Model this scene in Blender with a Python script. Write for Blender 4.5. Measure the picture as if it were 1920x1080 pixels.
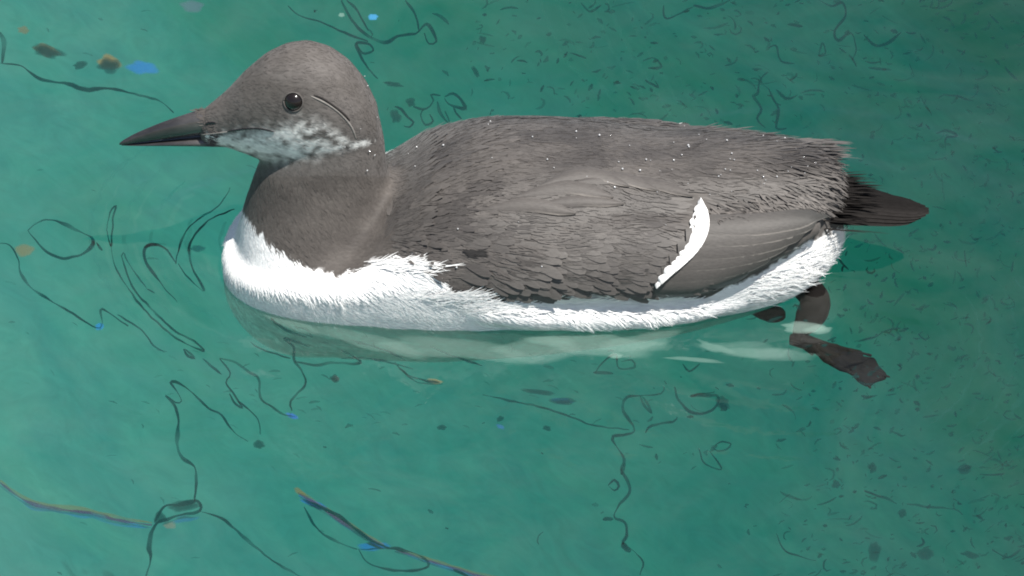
import bpy, bmesh, math, random
import numpy as np
from mathutils import Vector, noise
from mathutils.bvhtree import BVHTree

random.seed(7)
scene = bpy.context.scene
C = scene.collection
for o in list(bpy.data.objects):
    bpy.data.objects.remove(o)

# ------------------------------------------------------------------ camera
ELEV = math.radians(35.0)
CE, SE = math.cos(ELEV), math.sin(ELEV)
S = 3620.0                    # photograph pixels per metre at the bird
DIST = 3.0
WATERROW = 490.0              # photograph row of the bird's mid line at water level
PIV = Vector((0.0, -(540.0 - WATERROW) / S / SE, 0.0))
CAM = PIV + Vector((0.0, -CE * DIST, SE * DIST))
FRAME_W = 1920.0 / S
cam_d = bpy.data.cameras.new('camera')
cam_d.sensor_width = 36.0
cam_d.lens = 36.0 * DIST / FRAME_W
cam_d.clip_start = 0.05
cam_d.clip_end = 200.0
cam = bpy.data.objects.new('camera', cam_d)
cam.location = CAM
cam.rotation_euler = (math.pi / 2 - ELEV, 0.0, 0.0)
C.objects.link(cam)
scene.camera = cam
scene.render.resolution_x, scene.render.resolution_y = 1024, 576

# ------------------------------------------------------------------ light
SUN = Vector((0.29, -0.25, 0.92)).normalized()     # direction towards the sun
sun_el = math.asin(SUN.z)
world = bpy.data.worlds.new('World')
scene.world = world
world.use_nodes = True
wn = world.node_tree.nodes
wl = world.node_tree.links
wn.clear()
sky = wn.new('ShaderNodeTexSky')
sky.sky_type = 'NISHITA'
sky.sun_disc = False
sky.sun_elevation = sun_el
sky.sun_rotation = math.atan2(SUN.x, SUN.y)
bg = wn.new('ShaderNodeBackground')
bg.inputs['Strength'].default_value = 0.06
wo = wn.new('ShaderNodeOutputWorld')
wl.new(sky.outputs[0], bg.inputs[0])
wl.new(bg.outputs[0], wo.inputs[0])
sd = bpy.data.lights.new('sun', 'SUN')
sd.energy = 5.0
sd.angle = math.radians(0.53)
sd.color = (1.0, 0.965, 0.91)
sun = bpy.data.objects.new('sun', sd)
sun.rotation_euler = SUN.to_track_quat('Z', 'Y').to_euler()
C.objects.link(sun)
scene.view_settings.view_transform = 'Standard'
scene.view_settings.look = 'None'
scene.view_settings.exposure = 0.62
scene.view_settings.gamma = 1.0
scene.view_settings.use_curve_mapping = False
try:
    scene.cycles.transparent_max_bounces = 24
    scene.cycles.filter_width = 1.9
except Exception:
    pass

# ------------------------------------------------------------------ pixel helpers (photograph pixels -> rays -> points)
FWD = Vector((0.0, CE, -SE))
UP = Vector((0.0, SE, CE))
RIGHT = Vector((1.0, 0.0, 0.0))


def ray(px, py):
    return (FWD * (DIST * S) + RIGHT * (px - 960.0) + UP * (540.0 - py)).normalized()


def at_y(px, py, y=0.0):
    d = ray(px, py)
    return CAM + d * ((y - CAM.y) / d.y)


def at_z(px, py, z=0.0):
    d = ray(px, py)
    return CAM + d * ((z - CAM.z) / d.z)


def proj(p):
    v = p - CAM
    k = DIST * S / v.dot(FWD)
    return 960.0 + v.x * k, 540.0 - v.dot(UP) * k


def lerp_table(t, x):
    if x <= t[0][0]:
        return t[0][1]
    for (a, b), (c, d) in zip(t, t[1:]):
        if x <= c:
            return b + (d - b) * (x - a) / (c - a)
    return t[-1][1]


def catmull(pts, step=6.0):
    out = []
    n = len(pts)
    for i in range(n - 1):
        p0 = pts[max(i - 1, 0)]; p1 = pts[i]; p2 = pts[i + 1]; p3 = pts[min(i + 2, n - 1)]
        L = math.hypot(p2[0] - p1[0], p2[1] - p1[1])
        k = 4 if step >= 500 else max(1, int(L / step))
        for j in range(k):
            t = j / k
            out.append(tuple(0.5 * (2 * p1[a] + (p2[a] - p0[a]) * t + (2 * p0[a] - 5 * p1[a] + 4 * p2[a] - p3[a]) * t * t
                                    + (3 * p1[a] - p0[a] - 3 * p2[a] + p3[a]) * t ** 3) for a in range(len(p1))))
    out.append(tuple(pts[-1]))
    return out


def ss(a, b, x):
    t = max(0.0, min(1.0, (x - a) / (b - a)))
    return t * t * (3 - 2 * t)


def mixc(a, b, t):
    return tuple(a[i] + (b[i] - a[i]) * t for i in range(3))


# ------------------------------------------------------------------ materials
def new_mat(name):
    m = bpy.data.materials.new(name)
    m.use_nodes = True
    nt = m.node_tree
    nt.nodes.clear()
    out = nt.nodes.new('ShaderNodeOutputMaterial')
    return m, nt.nodes, nt.links, out


def plumage_material(name, rough=0.62, spec=0.35, amp=0.22, scale=900.0, bump=0.25, sheen=0.15):
    m, n, l, out = new_mat(name)
    b = n.new('ShaderNodeBsdfPrincipled')
    b.inputs['Roughness'].default_value = rough
    b.inputs['Specular IOR Level'].default_value = spec
    b.inputs['Sheen Weight'].default_value = sheen
    b.inputs['Sheen Roughness'].default_value = 0.5
    at = n.new('ShaderNodeAttribute'); at.attribute_name = 'Col'
    tc = n.new('ShaderNodeTexCoord')
    mp = n.new('ShaderNodeMapping'); mp.inputs['Scale'].default_value = (0.35, 1.0, 1.0)
    nz = n.new('ShaderNodeTexNoise'); nz.inputs['Scale'].default_value = scale; nz.inputs['Detail'].default_value = 4
    l.new(tc.outputs['Object'], mp.inputs[0]); l.new(mp.outputs[0], nz.inputs['Vector'])
    mr = n.new('ShaderNodeMapRange')
    mr.inputs['To Min'].default_value = 1.0 - amp * 2
    mr.inputs['To Max'].default_value = 1.0 + amp * 2
    l.new(nz.outputs['Fac'], mr.inputs['Value'])
    mul = n.new('ShaderNodeVectorMath'); mul.operation = 'SCALE'
    l.new(at.outputs['Color'], mul.inputs[0]); l.new(mr.outputs[0], mul.inputs['Scale'])
    l.new(mul.outputs[0], b.inputs['Base Color'])
    bp = n.new('ShaderNodeBump'); bp.inputs['Strength'].default_value = bump; bp.inputs['Distance'].default_value = 0.0006
    l.new(nz.outputs['Fac'], bp.inputs['Height']); l.new(bp.outputs[0], b.inputs['Normal'])
    l.new(b.outputs[0], out.inputs[0])
    return m


M_BODY = plumage_material('plumage', 0.7, 0.25, 0.2, 700.0, 0.3, 0.05)
M_HEAD = plumage_material('head_plumage', 0.65, 0.2, 0.09, 600.0, 0.1, 0.05)
M_FEATHER = plumage_material('feather', 0.58, 0.3, 0.16, 1100.0, 0.2)
M_WHITE = plumage_material('white_down', 0.7, 0.2, 0.05, 900.0, 0.2)
M_TAIL = plumage_material('tail_plumage', 0.8, 0.06, 0.2, 900.0, 0.2, 0.0)
M_BILL = plumage_material('bill_horn', 0.13, 0.8, 0.25, 500.0, 0.03, 0.0)
M_SKIN = plumage_material('foot_skin', 0.85, 0.1, 0.35, 260.0, 0.4, 0.0)


def eye_material():
    m, n, l, out = new_mat('eye')
    b = n.new('ShaderNodeBsdfPrincipled')
    b.inputs['Base Color'].default_value = (0.012, 0.009, 0.008, 1)
    b.inputs['Roughness'].default_value = 0.2
    b.inputs['Specular IOR Level'].default_value = 0.2
    b.inputs['Coat Weight'].default_value = 0.6
    b.inputs['Coat Roughness'].default_value = 0.05
    l.new(b.outputs[0], out.inputs[0])
    return m


def drop_material():
    m, n, l, out = new_mat('water_bead')
    b = n.new('ShaderNodeBsdfPrincipled')
    b.inputs['Base Color'].default_value = (0.5, 0.5, 0.5, 1)
    b.inputs['Roughness'].default_value = 0.12
    b.inputs['Coat Weight'].default_value = 1.0
    b.inputs['Coat Roughness'].default_value = 0.15
    l.new(b.outputs[0], out.inputs[0])
    return m


def tint_material(name, alpha):
    m, n, l, out = new_mat(name)
    b = n.new('ShaderNodeBsdfDiffuse')
    at = n.new('ShaderNodeAttribute'); at.attribute_name = 'Col'
    l.new(at.outputs['Color'], b.inputs['Color'])
    tr = n.new('ShaderNodeBsdfTransparent')
    mx = n.new('ShaderNodeMixShader')
    ml = n.new('ShaderNodeMath'); ml.operation = 'MULTIPLY'; ml.inputs[1].default_value = alpha
    l.new(at.outputs['Alpha'], ml.inputs[0])
    l.new(ml.outputs[0], mx.inputs[0])
    l.new(tr.outputs[0], mx.inputs[1]); l.new(b.outputs[0], mx.inputs[2])
    l.new(mx.outputs[0], out.inputs[0])
    return m


M_EYE = eye_material()
M_DROP = drop_material()
M_TINT = tint_material('surface_tint', 1.0)  # painted refraction, fringe and reflection tints, also blots and flecks


def water_material():
    m, n, l, out = new_mat('pool_water')
    tc = n.new('ShaderNodeTexCoord')
    n1 = n.new('ShaderNodeTexNoise'); n1.inputs['Scale'].default_value = 22; n1.inputs['Detail'].default_value = 3
    n1.inputs['Distortion'].default_value = 0.8
    n2 = n.new('ShaderNodeTexNoise'); n2.inputs['Scale'].default_value = 120; n2.inputs['Detail'].default_value = 2
    l.new(tc.outputs['Object'], n1.inputs['Vector']); l.new(tc.outputs['Object'], n2.inputs['Vector'])
    b1 = n.new('ShaderNodeBump'); b1.inputs['Strength'].default_value = 0.5; b1.inputs['Distance'].default_value = 0.004
    b2 = n.new('ShaderNodeBump'); b2.inputs['Strength'].default_value = 0.3; b2.inputs['Distance'].default_value = 0.0008
    l.new(n1.outputs['Fac'], b1.inputs['Height']); l.new(n2.outputs['Fac'], b2.inputs['Height'])
    l.new(b1.outputs[0], b2.inputs['Normal'])
    fr = n.new('ShaderNodeFresnel'); fr.inputs['IOR'].default_value = 1.33
    l.new(b2.outputs[0], fr.inputs['Normal'])
    gl = n.new('ShaderNodeBsdfGlossy'); gl.inputs['Roughness'].default_value = 0.02
    l.new(b2.outputs[0], gl.inputs['Normal'])
    tr = n.new('ShaderNodeBsdfTransparent')
    mx = n.new('ShaderNodeMixShader')
    # thin greyish diffuse wisps added to the surface as the water's milky haze
    n3 = n.new('ShaderNodeTexNoise'); n3.inputs['Scale'].default_value = 9; n3.inputs['Detail'].default_value = 7
    n3.inputs['Distortion'].default_value = 2.2; n3.inputs['Roughness'].default_value = 0.62
    l.new(tc.outputs['Object'], n3.inputs['Vector'])
    mf = n.new('ShaderNodeMapRange'); mf.inputs['From Min'].default_value = 0.3; mf.inputs['From Max'].default_value = 0.75
    mf.inputs['To Min'].default_value = 0.004; mf.inputs['To Max'].default_value = 0.032
    l.new(n3.outputs['Fac'], mf.inputs['Value'])
    df = n.new('ShaderNodeBsdfDiffuse'); df.inputs['Color'].default_value = (0.55, 0.56, 0.50, 1)
    m0 = n.new('ShaderNodeMixShader')
    l.new(mf.outputs[0], m0.inputs[0]); l.new(tr.outputs[0], m0.inputs[1]); l.new(df.outputs[0], m0.inputs[2])
    l.new(fr.outputs[0], mx.inputs[0]); l.new(m0.outputs[0], mx.inputs[1]); l.new(gl.outputs[0], mx.inputs[2])
    l.new(mx.outputs[0], out.inputs['Surface'])
    ab = n.new('ShaderNodeVolumeAbsorption')
    ab.inputs['Color'].default_value = (0.665, 0.878, 0.866, 1)
    ab.inputs['Density'].default_value = 6.0
    l.new(ab.outputs[0], out.inputs['Volume'])
    return m


def floor_material():
    m, n, l, out = new_mat('pool_floor')
    b = n.new('ShaderNodeBsdfPrincipled')
    b.inputs['Roughness'].default_value = 0.9
    b.inputs['Specular IOR Level'].default_value = 0.1
    tc = n.new('ShaderNodeTexCoord')
    n1 = n.new('ShaderNodeTexNoise'); n1.inputs['Scale'].default_value = 7; n1.inputs['Detail'].default_value = 5
    n1.inputs['Distortion'].default_value = 1.6; n1.inputs['Roughness'].default_value = 0.6
    n2 = n.new('ShaderNodeTexNoise'); n2.inputs['Scale'].default_value = 26; n2.inputs['Detail'].default_value = 6
    n2.inputs['Distortion'].default_value = 2.5; n2.inputs['Roughness'].default_value = 0.65
    n3 = n.new('ShaderNodeTexNoise'); n3.inputs['Scale'].default_value = 2.2; n3.inputs['Detail'].default_value = 4
    for q in (n1, n2, n3):
        l.new(tc.outputs['Object'], q.inputs['Vector'])
    r1 = n.new('ShaderNodeValToRGB')
    r1.color_ramp.elements[0].position = 0.34; r1.color_ramp.elements[0].color = (0.295, 0.315, 0.305, 1)
    r1.color_ramp.elements[1].position = 0.66; r1.color_ramp.elements[1].color = (0.40, 0.37, 0.33, 1)
    l.new(n1.outputs['Fac'], r1.inputs[0])
    mr = n.new('ShaderNodeMapRange'); mr.inputs['From Min'].default_value = 0.25; mr.inputs['From Max'].default_value = 0.75
    mr.inputs['To Min'].default_value = 0.90; mr.inputs['To Max'].default_value = 1.10
    l.new(n2.outputs['Fac'], mr.inputs['Value'])
    sc = n.new('ShaderNodeVectorMath'); sc.operation = 'SCALE'
    l.new(r1.outputs[0], sc.inputs[0]); l.new(mr.outputs[0], sc.inputs['Scale'])
    mix = n.new('ShaderNodeMixRGB'); mix.blend_type = 'MIX'
    mix.inputs['Color2'].default_value = (0.22, 0.285, 0.19, 1)
    r3 = n.new('ShaderNodeMapRange'); r3.inputs['From Min'].default_value = 0.48; r3.inputs['From Max'].default_value = 0.68
    r3.inputs['To Max'].default_value = 0.75
    l.new(n3.outputs['Fac'], r3.inputs['Value']); l.new(r3.outputs[0], mix.inputs['Fac'])
    l.new(sc.outputs[0], mix.inputs['Color1'])
    l.new(mix.outputs[0], b.inputs['Base Color'])
    l.new(b.outputs[0], out.inputs[0])
    return m


# ------------------------------------------------------------------ mesh helpers
class Batch:
    def __init__(self):
        self.v = []; self.f = []; self.c = []

    def add(self, verts, faces, cols):
        o = len(self.v)
        self.v.extend(verts)
        self.f.extend(tuple(i + o for i in f) for f in faces)
        self.c.extend(cols)

    def build(self, name, mat, parent=None, smooth=True):
        me = bpy.data.meshes.new(name)
        me.from_pydata([tuple(p) for p in self.v], [], self.f)
        a = me.color_attributes.new('Col', 'FLOAT_COLOR', 'POINT')
        a.data.foreach_set('color', [x for c in self.c for x in (c[0], c[1], c[2], c[3] if len(c) > 3 else 1.0)])
        if smooth:
            me.polygons.foreach_set('use_smooth', [True] * len(me.polygons))
        me.materials.append(mat)
        me.update()
        ob = bpy.data.objects.new(name, me)
        C.objects.link(ob)
        ob.parent = parent
        return ob


def ring_loft(batch, rings, col=(0.1, 0.1, 0.1), cols=None):
    """rings: list of lists of points (same count); closes both ends"""
    k = len(rings[0])
    v = [p for r in rings for p in r]
    c = []
    for i, r in enumerate(rings):
        c += [cols[i] if cols else col] * k
    f = []
    for i in range(len(rings) - 1):
        for j in range(k):
            a = i * k + j; b = i * k + (j + 1) % k
            f.append((a, b, b + k, a + k))
    for idx, flip in ((0, True), (len(rings) - 1, False)):
        ctr = sum((Vector(p) for p in rings[idx]), Vector()) / k
        v.append(ctr); c.append(cols[idx] if cols else col)
        ci = len(v) - 1
        for j in range(k):
            a = idx * k + j; b = idx * k + (j + 1) % k
            f.append((b, a, ci) if flip else (a, b, ci))
    batch.add(v, f, c)


def ellipse_ring(ctr, a, b, ha, hb, k=32):
    return [ctr + a * (ha * math.cos(t)) + b * (hb * math.sin(t)) for t in (2 * math.pi * i / k for i in range(k))]


def tube(batch, pts, radii, col, k=8):
    rings = []
    for i, p in enumerate(pts):
        d = (pts[min(i + 1, len(pts) - 1)] - pts[max(i - 1, 0)]).normalized()
        a = d.cross(Vector((0, 0, 1)))
        if a.length < 1e-4:
            a = Vector((1, 0, 0))
        a.normalize()
        b = d.cross(a).normalized()
        rings.append(ellipse_ring(p, a, b, radii[i], radii[i], k))
    ring_loft(batch, rings, col)


# ------------------------------------------------------------------ setting: floor and water
def tag(o, **k):
    for a, b in k.items():
        o[a] = b
    return o


HALF = 5.0
FLOOR_TILT_X = 0.60      # the floor falls away towards the bird's tail


def floor_z(x, y):
    xx = max(-0.9, min(0.9, x))
    return -0.67 - FLOOR_TILT_X * xx - 0.03 * max(-1.0, min(1.5, y - 0.5))


fb = Batch()
NX = 80
coords = [-HALF + 2 * HALF * i / NX for i in range(NX + 1)]
for j, y in enumerate(coords):
    for i, x in enumerate(coords):
        fb.v.append(Vector((x, y, floor_z(x, y) + 0.006 * noise.noise(Vector((x * 2, y * 2, 0))))))
        fb.c.append((1, 1, 1))
for j in range(NX):
    for i in range(NX):
        a = j * (NX + 1) + i
        fb.f.append((a, a + 1, a + NX + 2, a + NX + 1))
pool_floor = tag(fb.build('pool_floor', floor_material()), kind='structure', label='pale mottled pool floor seen through green water', category='pool floor')


def ripple(x, y):
    """surface height: bow waves round the breast, trailing rings, fine swell"""
    z = 0.0
    cx, cy = -0.110, 0.0
    r = math.hypot(x - cx, (y - cy) * 1.0)
    z += 0.0011 * math.sin(r * 2 * math.pi / 0.026) * math.exp(-((r - 0.085) / 0.05) ** 2) * ss(0.06, -0.08, x - cx)
    r2 = math.hypot(x - 0.15, y + 0.02)
    z += 0.0005 * math.sin(r2 * 2 * math.pi / 0.022) * math.exp(-((r2 - 0.16) / 0.07) ** 2)
    z += 0.0009 * noise.noise(Vector((x * 14, y * 14, 3.1)))
    z += 0.0004 * noise.noise(Vector((x * 45, y * 40, 9.1)))
    return z


wb = Batch()
fine = [-0.42 + 0.84 * i / 210 for i in range(211)]
xs = [-HALF + 0.001, -2, -1, -0.6] + fine + [0.6, 1, 2, HALF - 0.001]
ys = [-HALF + 0.001, -2, -1, -0.6] + fine + [0.6, 1, 2, HALF - 0.001]
for y in ys:
    for x in xs:
        inner = abs(x) < 0.43 and abs(y) < 0.43
        wb.v.append(Vector((x, y, ripple(x, y) if inner else 0.0)))
nx = len(xs)
for j in range(len(ys) - 1):
    for i in range(nx - 1):
        a = j * nx + i
        wb.f.append((a, a + 1, a + nx + 1, a + nx))
ny = len(ys)
border = [i for i in range(nx)] + [j * nx + nx - 1 for j in range(1, ny)] + [(ny - 1) * nx + i for i in range(nx - 2, -1, -1)] + [j * nx for j in range(ny - 2, 0, -1)]
base = len(wb.v)
for i in border:
    p = wb.v[i]
    wb.v.append(Vector((p.x, p.y, -1.4)))
for q in range(len(border)):
    a, b = border[q], border[(q + 1) % len(border)]
    c2, d2 = base + (q + 1) % len(border), base + q
    wb.f.append((b, a, d2, c2))
wb.f.append(tuple(base + q for q in range(len(border) - 1, -1, -1)))
wb.c = [(1, 1, 1)] * len(wb.v)
water = tag(wb.build('water', water_material()), kind='structure', label='clear green pool water with painted dark refraction lines and rainbow fringes', category='water')

# ------------------------------------------------------------------ the bird: body as one continuous surface
bird = bpy.data.objects.new('seabird', None)
C.objects.link(bird)
tag(bird, label='brown and white seabird with long dark pointed bill swimming on the green water', category='bird')

# body proper ------------------------------------------------
hull = Batch()
BODY = [  # px, half width, silhouette height T (photograph row of the top), z bottom, z of max width
    (416, 0.012, 470, -0.012, 0.002), (424, 0.022, 448, -0.022, 0.004), (445, 0.033, 418, -0.032, 0.008),
    (480, 0.043, 380, -0.042, 0.012), (540, 0.052, 350, -0.050, 0.016), (620, 0.058, 320, -0.049, 0.018),
    (700, 0.061, 292, -0.050, 0.020), (760, 0.063, 262, -0.050, 0.020), (820, 0.064, 240, -0.050, 0.020),
    (900, 0.0645, 223, -0.048, 0.020), (1000, 0.0640, 220, -0.045, 0.020), (1100, 0.0625, 225, -0.041, 0.020),
    (1200, 0.060, 238, -0.036, 0.019), (1300, 0.056, 244, -0.029, 0.017), (1400, 0.050, 254, -0.019, 0.015),
    (1480, 0.042, 264, -0.010, 0.016), (1530, 0.031, 280, -0.004, 0.020), (1560, 0.020, 310, 0.002, 0.024),
    (1582, 0.009, 370, 0.012, 0.028)]
rings = []
for px, w, top, zb, zm in (tuple(a / b for a, b in zip(q, (1, 1e5, 1, 1e5, 1e5))) for q in catmull([(r[0], r[1] * 1e5, r[2], r[3] * 1e5, r[4] * 1e5) for r in BODY], 500.0)):
    T = (WATERROW - top) / S
    q = max((T - zm * CE) ** 2 - (w * SE) ** 2, 0.00004)
    zt = zm + math.sqrt(q) / CE
    x = (px - 960) / S
    r = []
    for i in range(40):
        t = 2 * math.pi * i / 40
        cy, sz = math.cos(t), math.sin(t)
        yy = w * (abs(cy) ** 0.92) * (1 if cy > 0 else -1)
        h = (zt - zm) if sz > 0 else (zm - zb)
        r.append(Vector((x, yy, zm + h * sz)))
    rings.append(r)
ring_loft(hull, rings)
# folded wings ----------------------------------------------
WING = [(760, 462, 505, 0.046, 0.006), (840, 442, 540, 0.049, 0.009), (900, 428, 558, 0.050, 0.0115), (1000, 412, 562, 0.0515, 0.0125),
        (1100, 404, 558, 0.0515, 0.0125), (1200, 404, 556, 0.051, 0.0120), (1300, 406, 552, 0.049, 0.0105),
        (1400, 404, 514, 0.0445, 0.0085), (1480, 402, 476, 0.039, 0.006), (1540, 406, 438, 0.033, 0.004)]
for side in (-1, 1):
    rings = []
    for px, a, b, yc, th in WING:
        ctr = at_y(px, (a + b) / 2, -yc)
        ctr.y *= -side
        up = Vector((0, 0.55 * -side, 0.835)).normalized()
        outv = Vector((0, 0.835 * side, 0.55)).normalized()
        rings.append(ellipse_ring(ctr, outv, up, th, (b - a) / 2 / S, 28))
    ring_loft(hull, rings)
# fluffed flank feathers bulging below the wings ---------------
FLANK = [(815, 560, 0.054, 0.004), (900, 577, 0.0575, 0.0085), (1000, 585, 0.0580, 0.0100), (1100, 587, 0.0570, 0.0100), (1200, 585, 0.0550, 0.0095), (1300, 577, 0.0505, 0.0085), (1400, 557, 0.044, 0.0060), (1455, 540, 0.039, 0.003)]
for side in (-1, 1):
    rings = []
    for px, py, yc, r_ in FLANK:
        ctr = at_y(px, py, -yc)
        ctr.y *= -side
        rings.append(ellipse_ring(ctr, Vector((0, 1, 0)), Vector((0, 0, 1)), r_, r_ * 0.9, 20))
    ring_loft(hull, rings)
# neck --------------------------------------------------------
NECK = [(225, 545, 712, 0.020), (262, 515, 720, 0.0235), (300, 488, 724, 0.0265), (340, 473, 729, 0.031), (375, 461, 722, 0.036),
        (410, 450, 705, 0.041), (450, 440, 700, 0.047), (490, 450, 700, 0.050)]
rings = []
for py, a, b, hy in NECK:
    ctr = at_y((a + b) / 2, py, 0.0)
    rings.append(ellipse_ring(ctr, Vector((1, 0, 0)), Vector((0, 1, 0)), (b - a) / 2 / S, hy))
ring_loft(hull, rings)
# head --------------------------------------------------------
HEAD = [(374, 210, 268, 0.0050), (395, 194, 272, 0.0072), (425, 170, 276, 0.0105), (460, 134, 288, 0.0150), (500, 101, 304, 0.0190), (540, 82, 318, 0.0222),
        (580, 77, 324, 0.0240), (620, 88, 322, 0.0242), (655, 112, 310, 0.0222), (685, 148, 292, 0.0180), (708, 195, 270, 0.0110)]
rings = []
for px, a, b, w in HEAD:
    ctr = at_y(px, (a + b) / 2, 0.0)
    hh = (b - a) / 2 / S
    h = math.sqrt(max(hh ** 2 - (w * SE) ** 2, 1e-6)) / CE
    rings.append(ellipse_ring(ctr, Vector((0, 1, 0)), Vector((0, 0, 1)), w, h))
ring_loft(hull, rings)

tmp = hull.build('body_hull', M_BODY)
rm = tmp.modifiers.new('remesh', 'REMESH'); rm.mode = 'VOXEL'; rm.voxel_size = 0.0015
sm = tmp.modifiers.new('smooth', 'SMOOTH'); sm.factor = 0.5; sm.iterations = 22
dg = bpy.context.evaluated_depsgraph_get()
dg.update()
body_me = bpy.data.meshes.new_from_object(tmp.evaluated_get(dg))
bpy.data.objects.remove(tmp)
body_me.name = 'body'
body = bpy.data.objects.new('body', body_me)
C.objects.link(body)
body.parent = bird
body_me.materials.clear()
body_me.materials.append(M_BODY)
body_me.polygons.foreach_set('use_smooth', [True] * len(body_me.polygons))
# ease the fold where the neck runs into breast and back
nv = len(body_me.vertices)
co = np.empty(nv * 3); body_me.vertices.foreach_get('co', co); co = co.reshape(-1, 3)
ed = np.empty(len(body_me.edges) * 2, dtype=np.int64); body_me.edges.foreach_get('vertices', ed); ed = ed.reshape(-1, 2)
deg = np.bincount(ed.ravel(), minlength=nv).astype(float)
pxy = np.array([proj(near_p) for near_p in (Vector((c[0], -abs(c[1]), c[2])) for c in co)])
fx = np.clip(1 - np.abs(pxy[:, 0] - 680) / 110, 0, 1); fy = np.clip(1 - np.abs(pxy[:, 1] - 420) / 120, 0, 1)
wgt = (np.clip(fx * 2, 0, 1) * np.clip(fy * 2, 0, 1))[:, None]
for it in range(160):
    acc = np.zeros_like(co)
    for ax in range(3):
        acc[:, ax] = np.bincount(ed[:, 0], co[ed[:, 1], ax], nv) + np.bincount(ed[:, 1], co[ed[:, 0], ax], nv)
    co += wgt * 0.5 * (acc / deg[:, None] - co)
body_me.vertices.foreach_set('co', co.ravel())
body_me.update()
bvh = BVHTree.FromPolygons([v.co for v in body_me.vertices], [tuple(p.vertices) for p in body_me.polygons])

# plumage colours ---------------------------------------------------------
EDGE = [(440, 385), (455, 397), (480, 432), (520, 470), (560, 492), (600, 508), (635, 520), (670, 505), (705, 486), (740, 477), (775, 488), (800, 510),
        (850, 546), (900, 556), (940, 563), (1000, 558), (1060, 548), (1110, 552), (1180, 556), (1225, 542), (1255, 548), (1290, 560),
        (1350, 546), (1420, 514), (1470, 484), (1520, 452), (1560, 436), (1620, 430)]
BROWN = (0.086, 0.077, 0.070)
BROWN_D = (0.048, 0.043, 0.040)
GREY = (0.096, 0.088, 0.081)
WHITE = (0.86, 0.855, 0.84)
BLACK = (0.020, 0.018, 0.017)


def nz(p, s, o=0.0):
    return noise.noise(Vector((p.x * s + o, p.y * s, p.z * s + o * 0.7)))


def near(p):
    return Vector((p.x, -abs(p.y), p.z))


def zone(p):
    """1 where the plumage is white, 0 where brown"""
    q = near(p)
    px, py = proj(q)
    if q.z < 0.002 and px > 455:
        return 1.0, px, py
    e = lerp_table(EDGE, px) + 9 * nz(q, 260) + 5 * nz(q, 700)
    if px < 455 and py > 392:
        return 1.0, px, py
    return ss(e - 3, e + 5, py), px, py


def cheek(p, px, py):
    if py > 345 or py < 205 or px > 705 or px < 385:
        return 0.0
    lower = lerp_table([(385, 262), (420, 272), (470, 288), (520, 297), (580, 293), (640, 281), (690, 270)], px)
    hgt = lerp_table([(385, 8), (430, 20), (480, 36), (540, 52), (590, 52), (630, 30), (658, 5)], px)
    d = (py - (lower - hgt * 0.45)) / (hgt * 0.75 + 4)
    w = math.exp(-d * d * (1.3 if d < 0 else 2.6))
    n = 0.5 + 0.85 * nz(p, 230, 4.0) + 0.45 * nz(p, 560, 1.0)
    strong = ss(640, 470, px) * 0.35
    return max(0.0, min(1.0, w * (n * 1.5 + strong - 0.16) * 1.25 - 0.05))


def plumage(p):
    w, px, py = zone(p)
    t = 0.5 + 0.75 * nz(Vector((p.x * 0.5, p.y, p.z)), 75) + 0.35 * nz(Vector((p.x * 0.4, p.y, p.z)), 230, 3.0)
    c = mixc(BROWN_D, BROWN, ss(0.0, 0.8, t))
    if py < 330 and px < 735:                      # head
        c = mixc(BROWN, (0.106, 0.096, 0.089), ss(0.1, 0.9, t))
        c = mixc(c, (0.70, 0.69, 0.66), cheek(p, px, py))
    elif px < 735:                                  # neck, warmer
        c = mixc(c, (0.086, 0.075, 0.067), 0.5)
    elif px > 1000 and py > 330:
        c = mixc(c, GREY, 0.45)
    if w > 0:
        c = mixc(c, WHITE, w)
    return c


cols = []
for v in body_me.vertices:
    c = plumage(v.co)
    cols += [c[0], c[1], c[2], 1.0]
ca = body_me.color_attributes.new('Col', 'FLOAT_COLOR', 'POINT')
ca.data.foreach_set('color', cols)


# ------------------------------------------------------------------ feathers
def feather(batch, P, D, N, L, W, lift, cbase, ctip, cedge=None, nseg=4, bend=0.0, camber=0.12, strand=False, yaw=0.0):
    D = (D - N * D.dot(N)).normalized()
    Sd = N.cross(D).normalized()
    if yaw:
        D = (D * math.cos(yaw) + Sd * math.sin(yaw)).normalized()
        Sd = N.cross(D).normalized()
    vs, fs, cs = [], [], []
    for i in range(nseg + 1):
        t = i / nseg
        if strand:
            w = W * (1 - t) ** 0.6 * min(1.0, 0.5 + t * 3) + 0.00004
        else:
            w = W * (min(1.0, 0.45 + t * 1.8) if t < 0.6 else math.sqrt(max(0.0, 1 - ((t - 0.6) / 0.42) ** 2)))
        ctr = P + D * (L * t) + N * (lift * t - bend * L * t * t + (0.00008 if strand else 0.0002))
        c0 = mixc(cbase, ctip, t)
        ce = cedge if (cedge and t > 0.35) else c0
        if strand:
            vs += [ctr - Sd * w, ctr + Sd * w]
            cs += [c0, c0]
        else:
            vs += [ctr - Sd * w - N * (camber * w), ctr, ctr + Sd * w - N * (camber * w)]
            cs += [ce, c0, ce]
    k = 2 if strand else 3
    for i in range(nseg):
        for j in range(k - 1):
            a = i * k + j
            fs.append((a, a + 1, a + k + 1, a + k))
    batch.add(vs, fs, cs)


def hit(px, py, off=0.0):
    loc, nor, idx, d = bvh.ray_cast(CAM, ray(px, py))
    if loc is None:
        loc, nor, idx, d = bvh.find_nearest(at_y(px, py, -0.03))
    if nor.dot(CAM - loc) < 0:
        nor = -nor
    return loc + nor * off, nor


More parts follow.
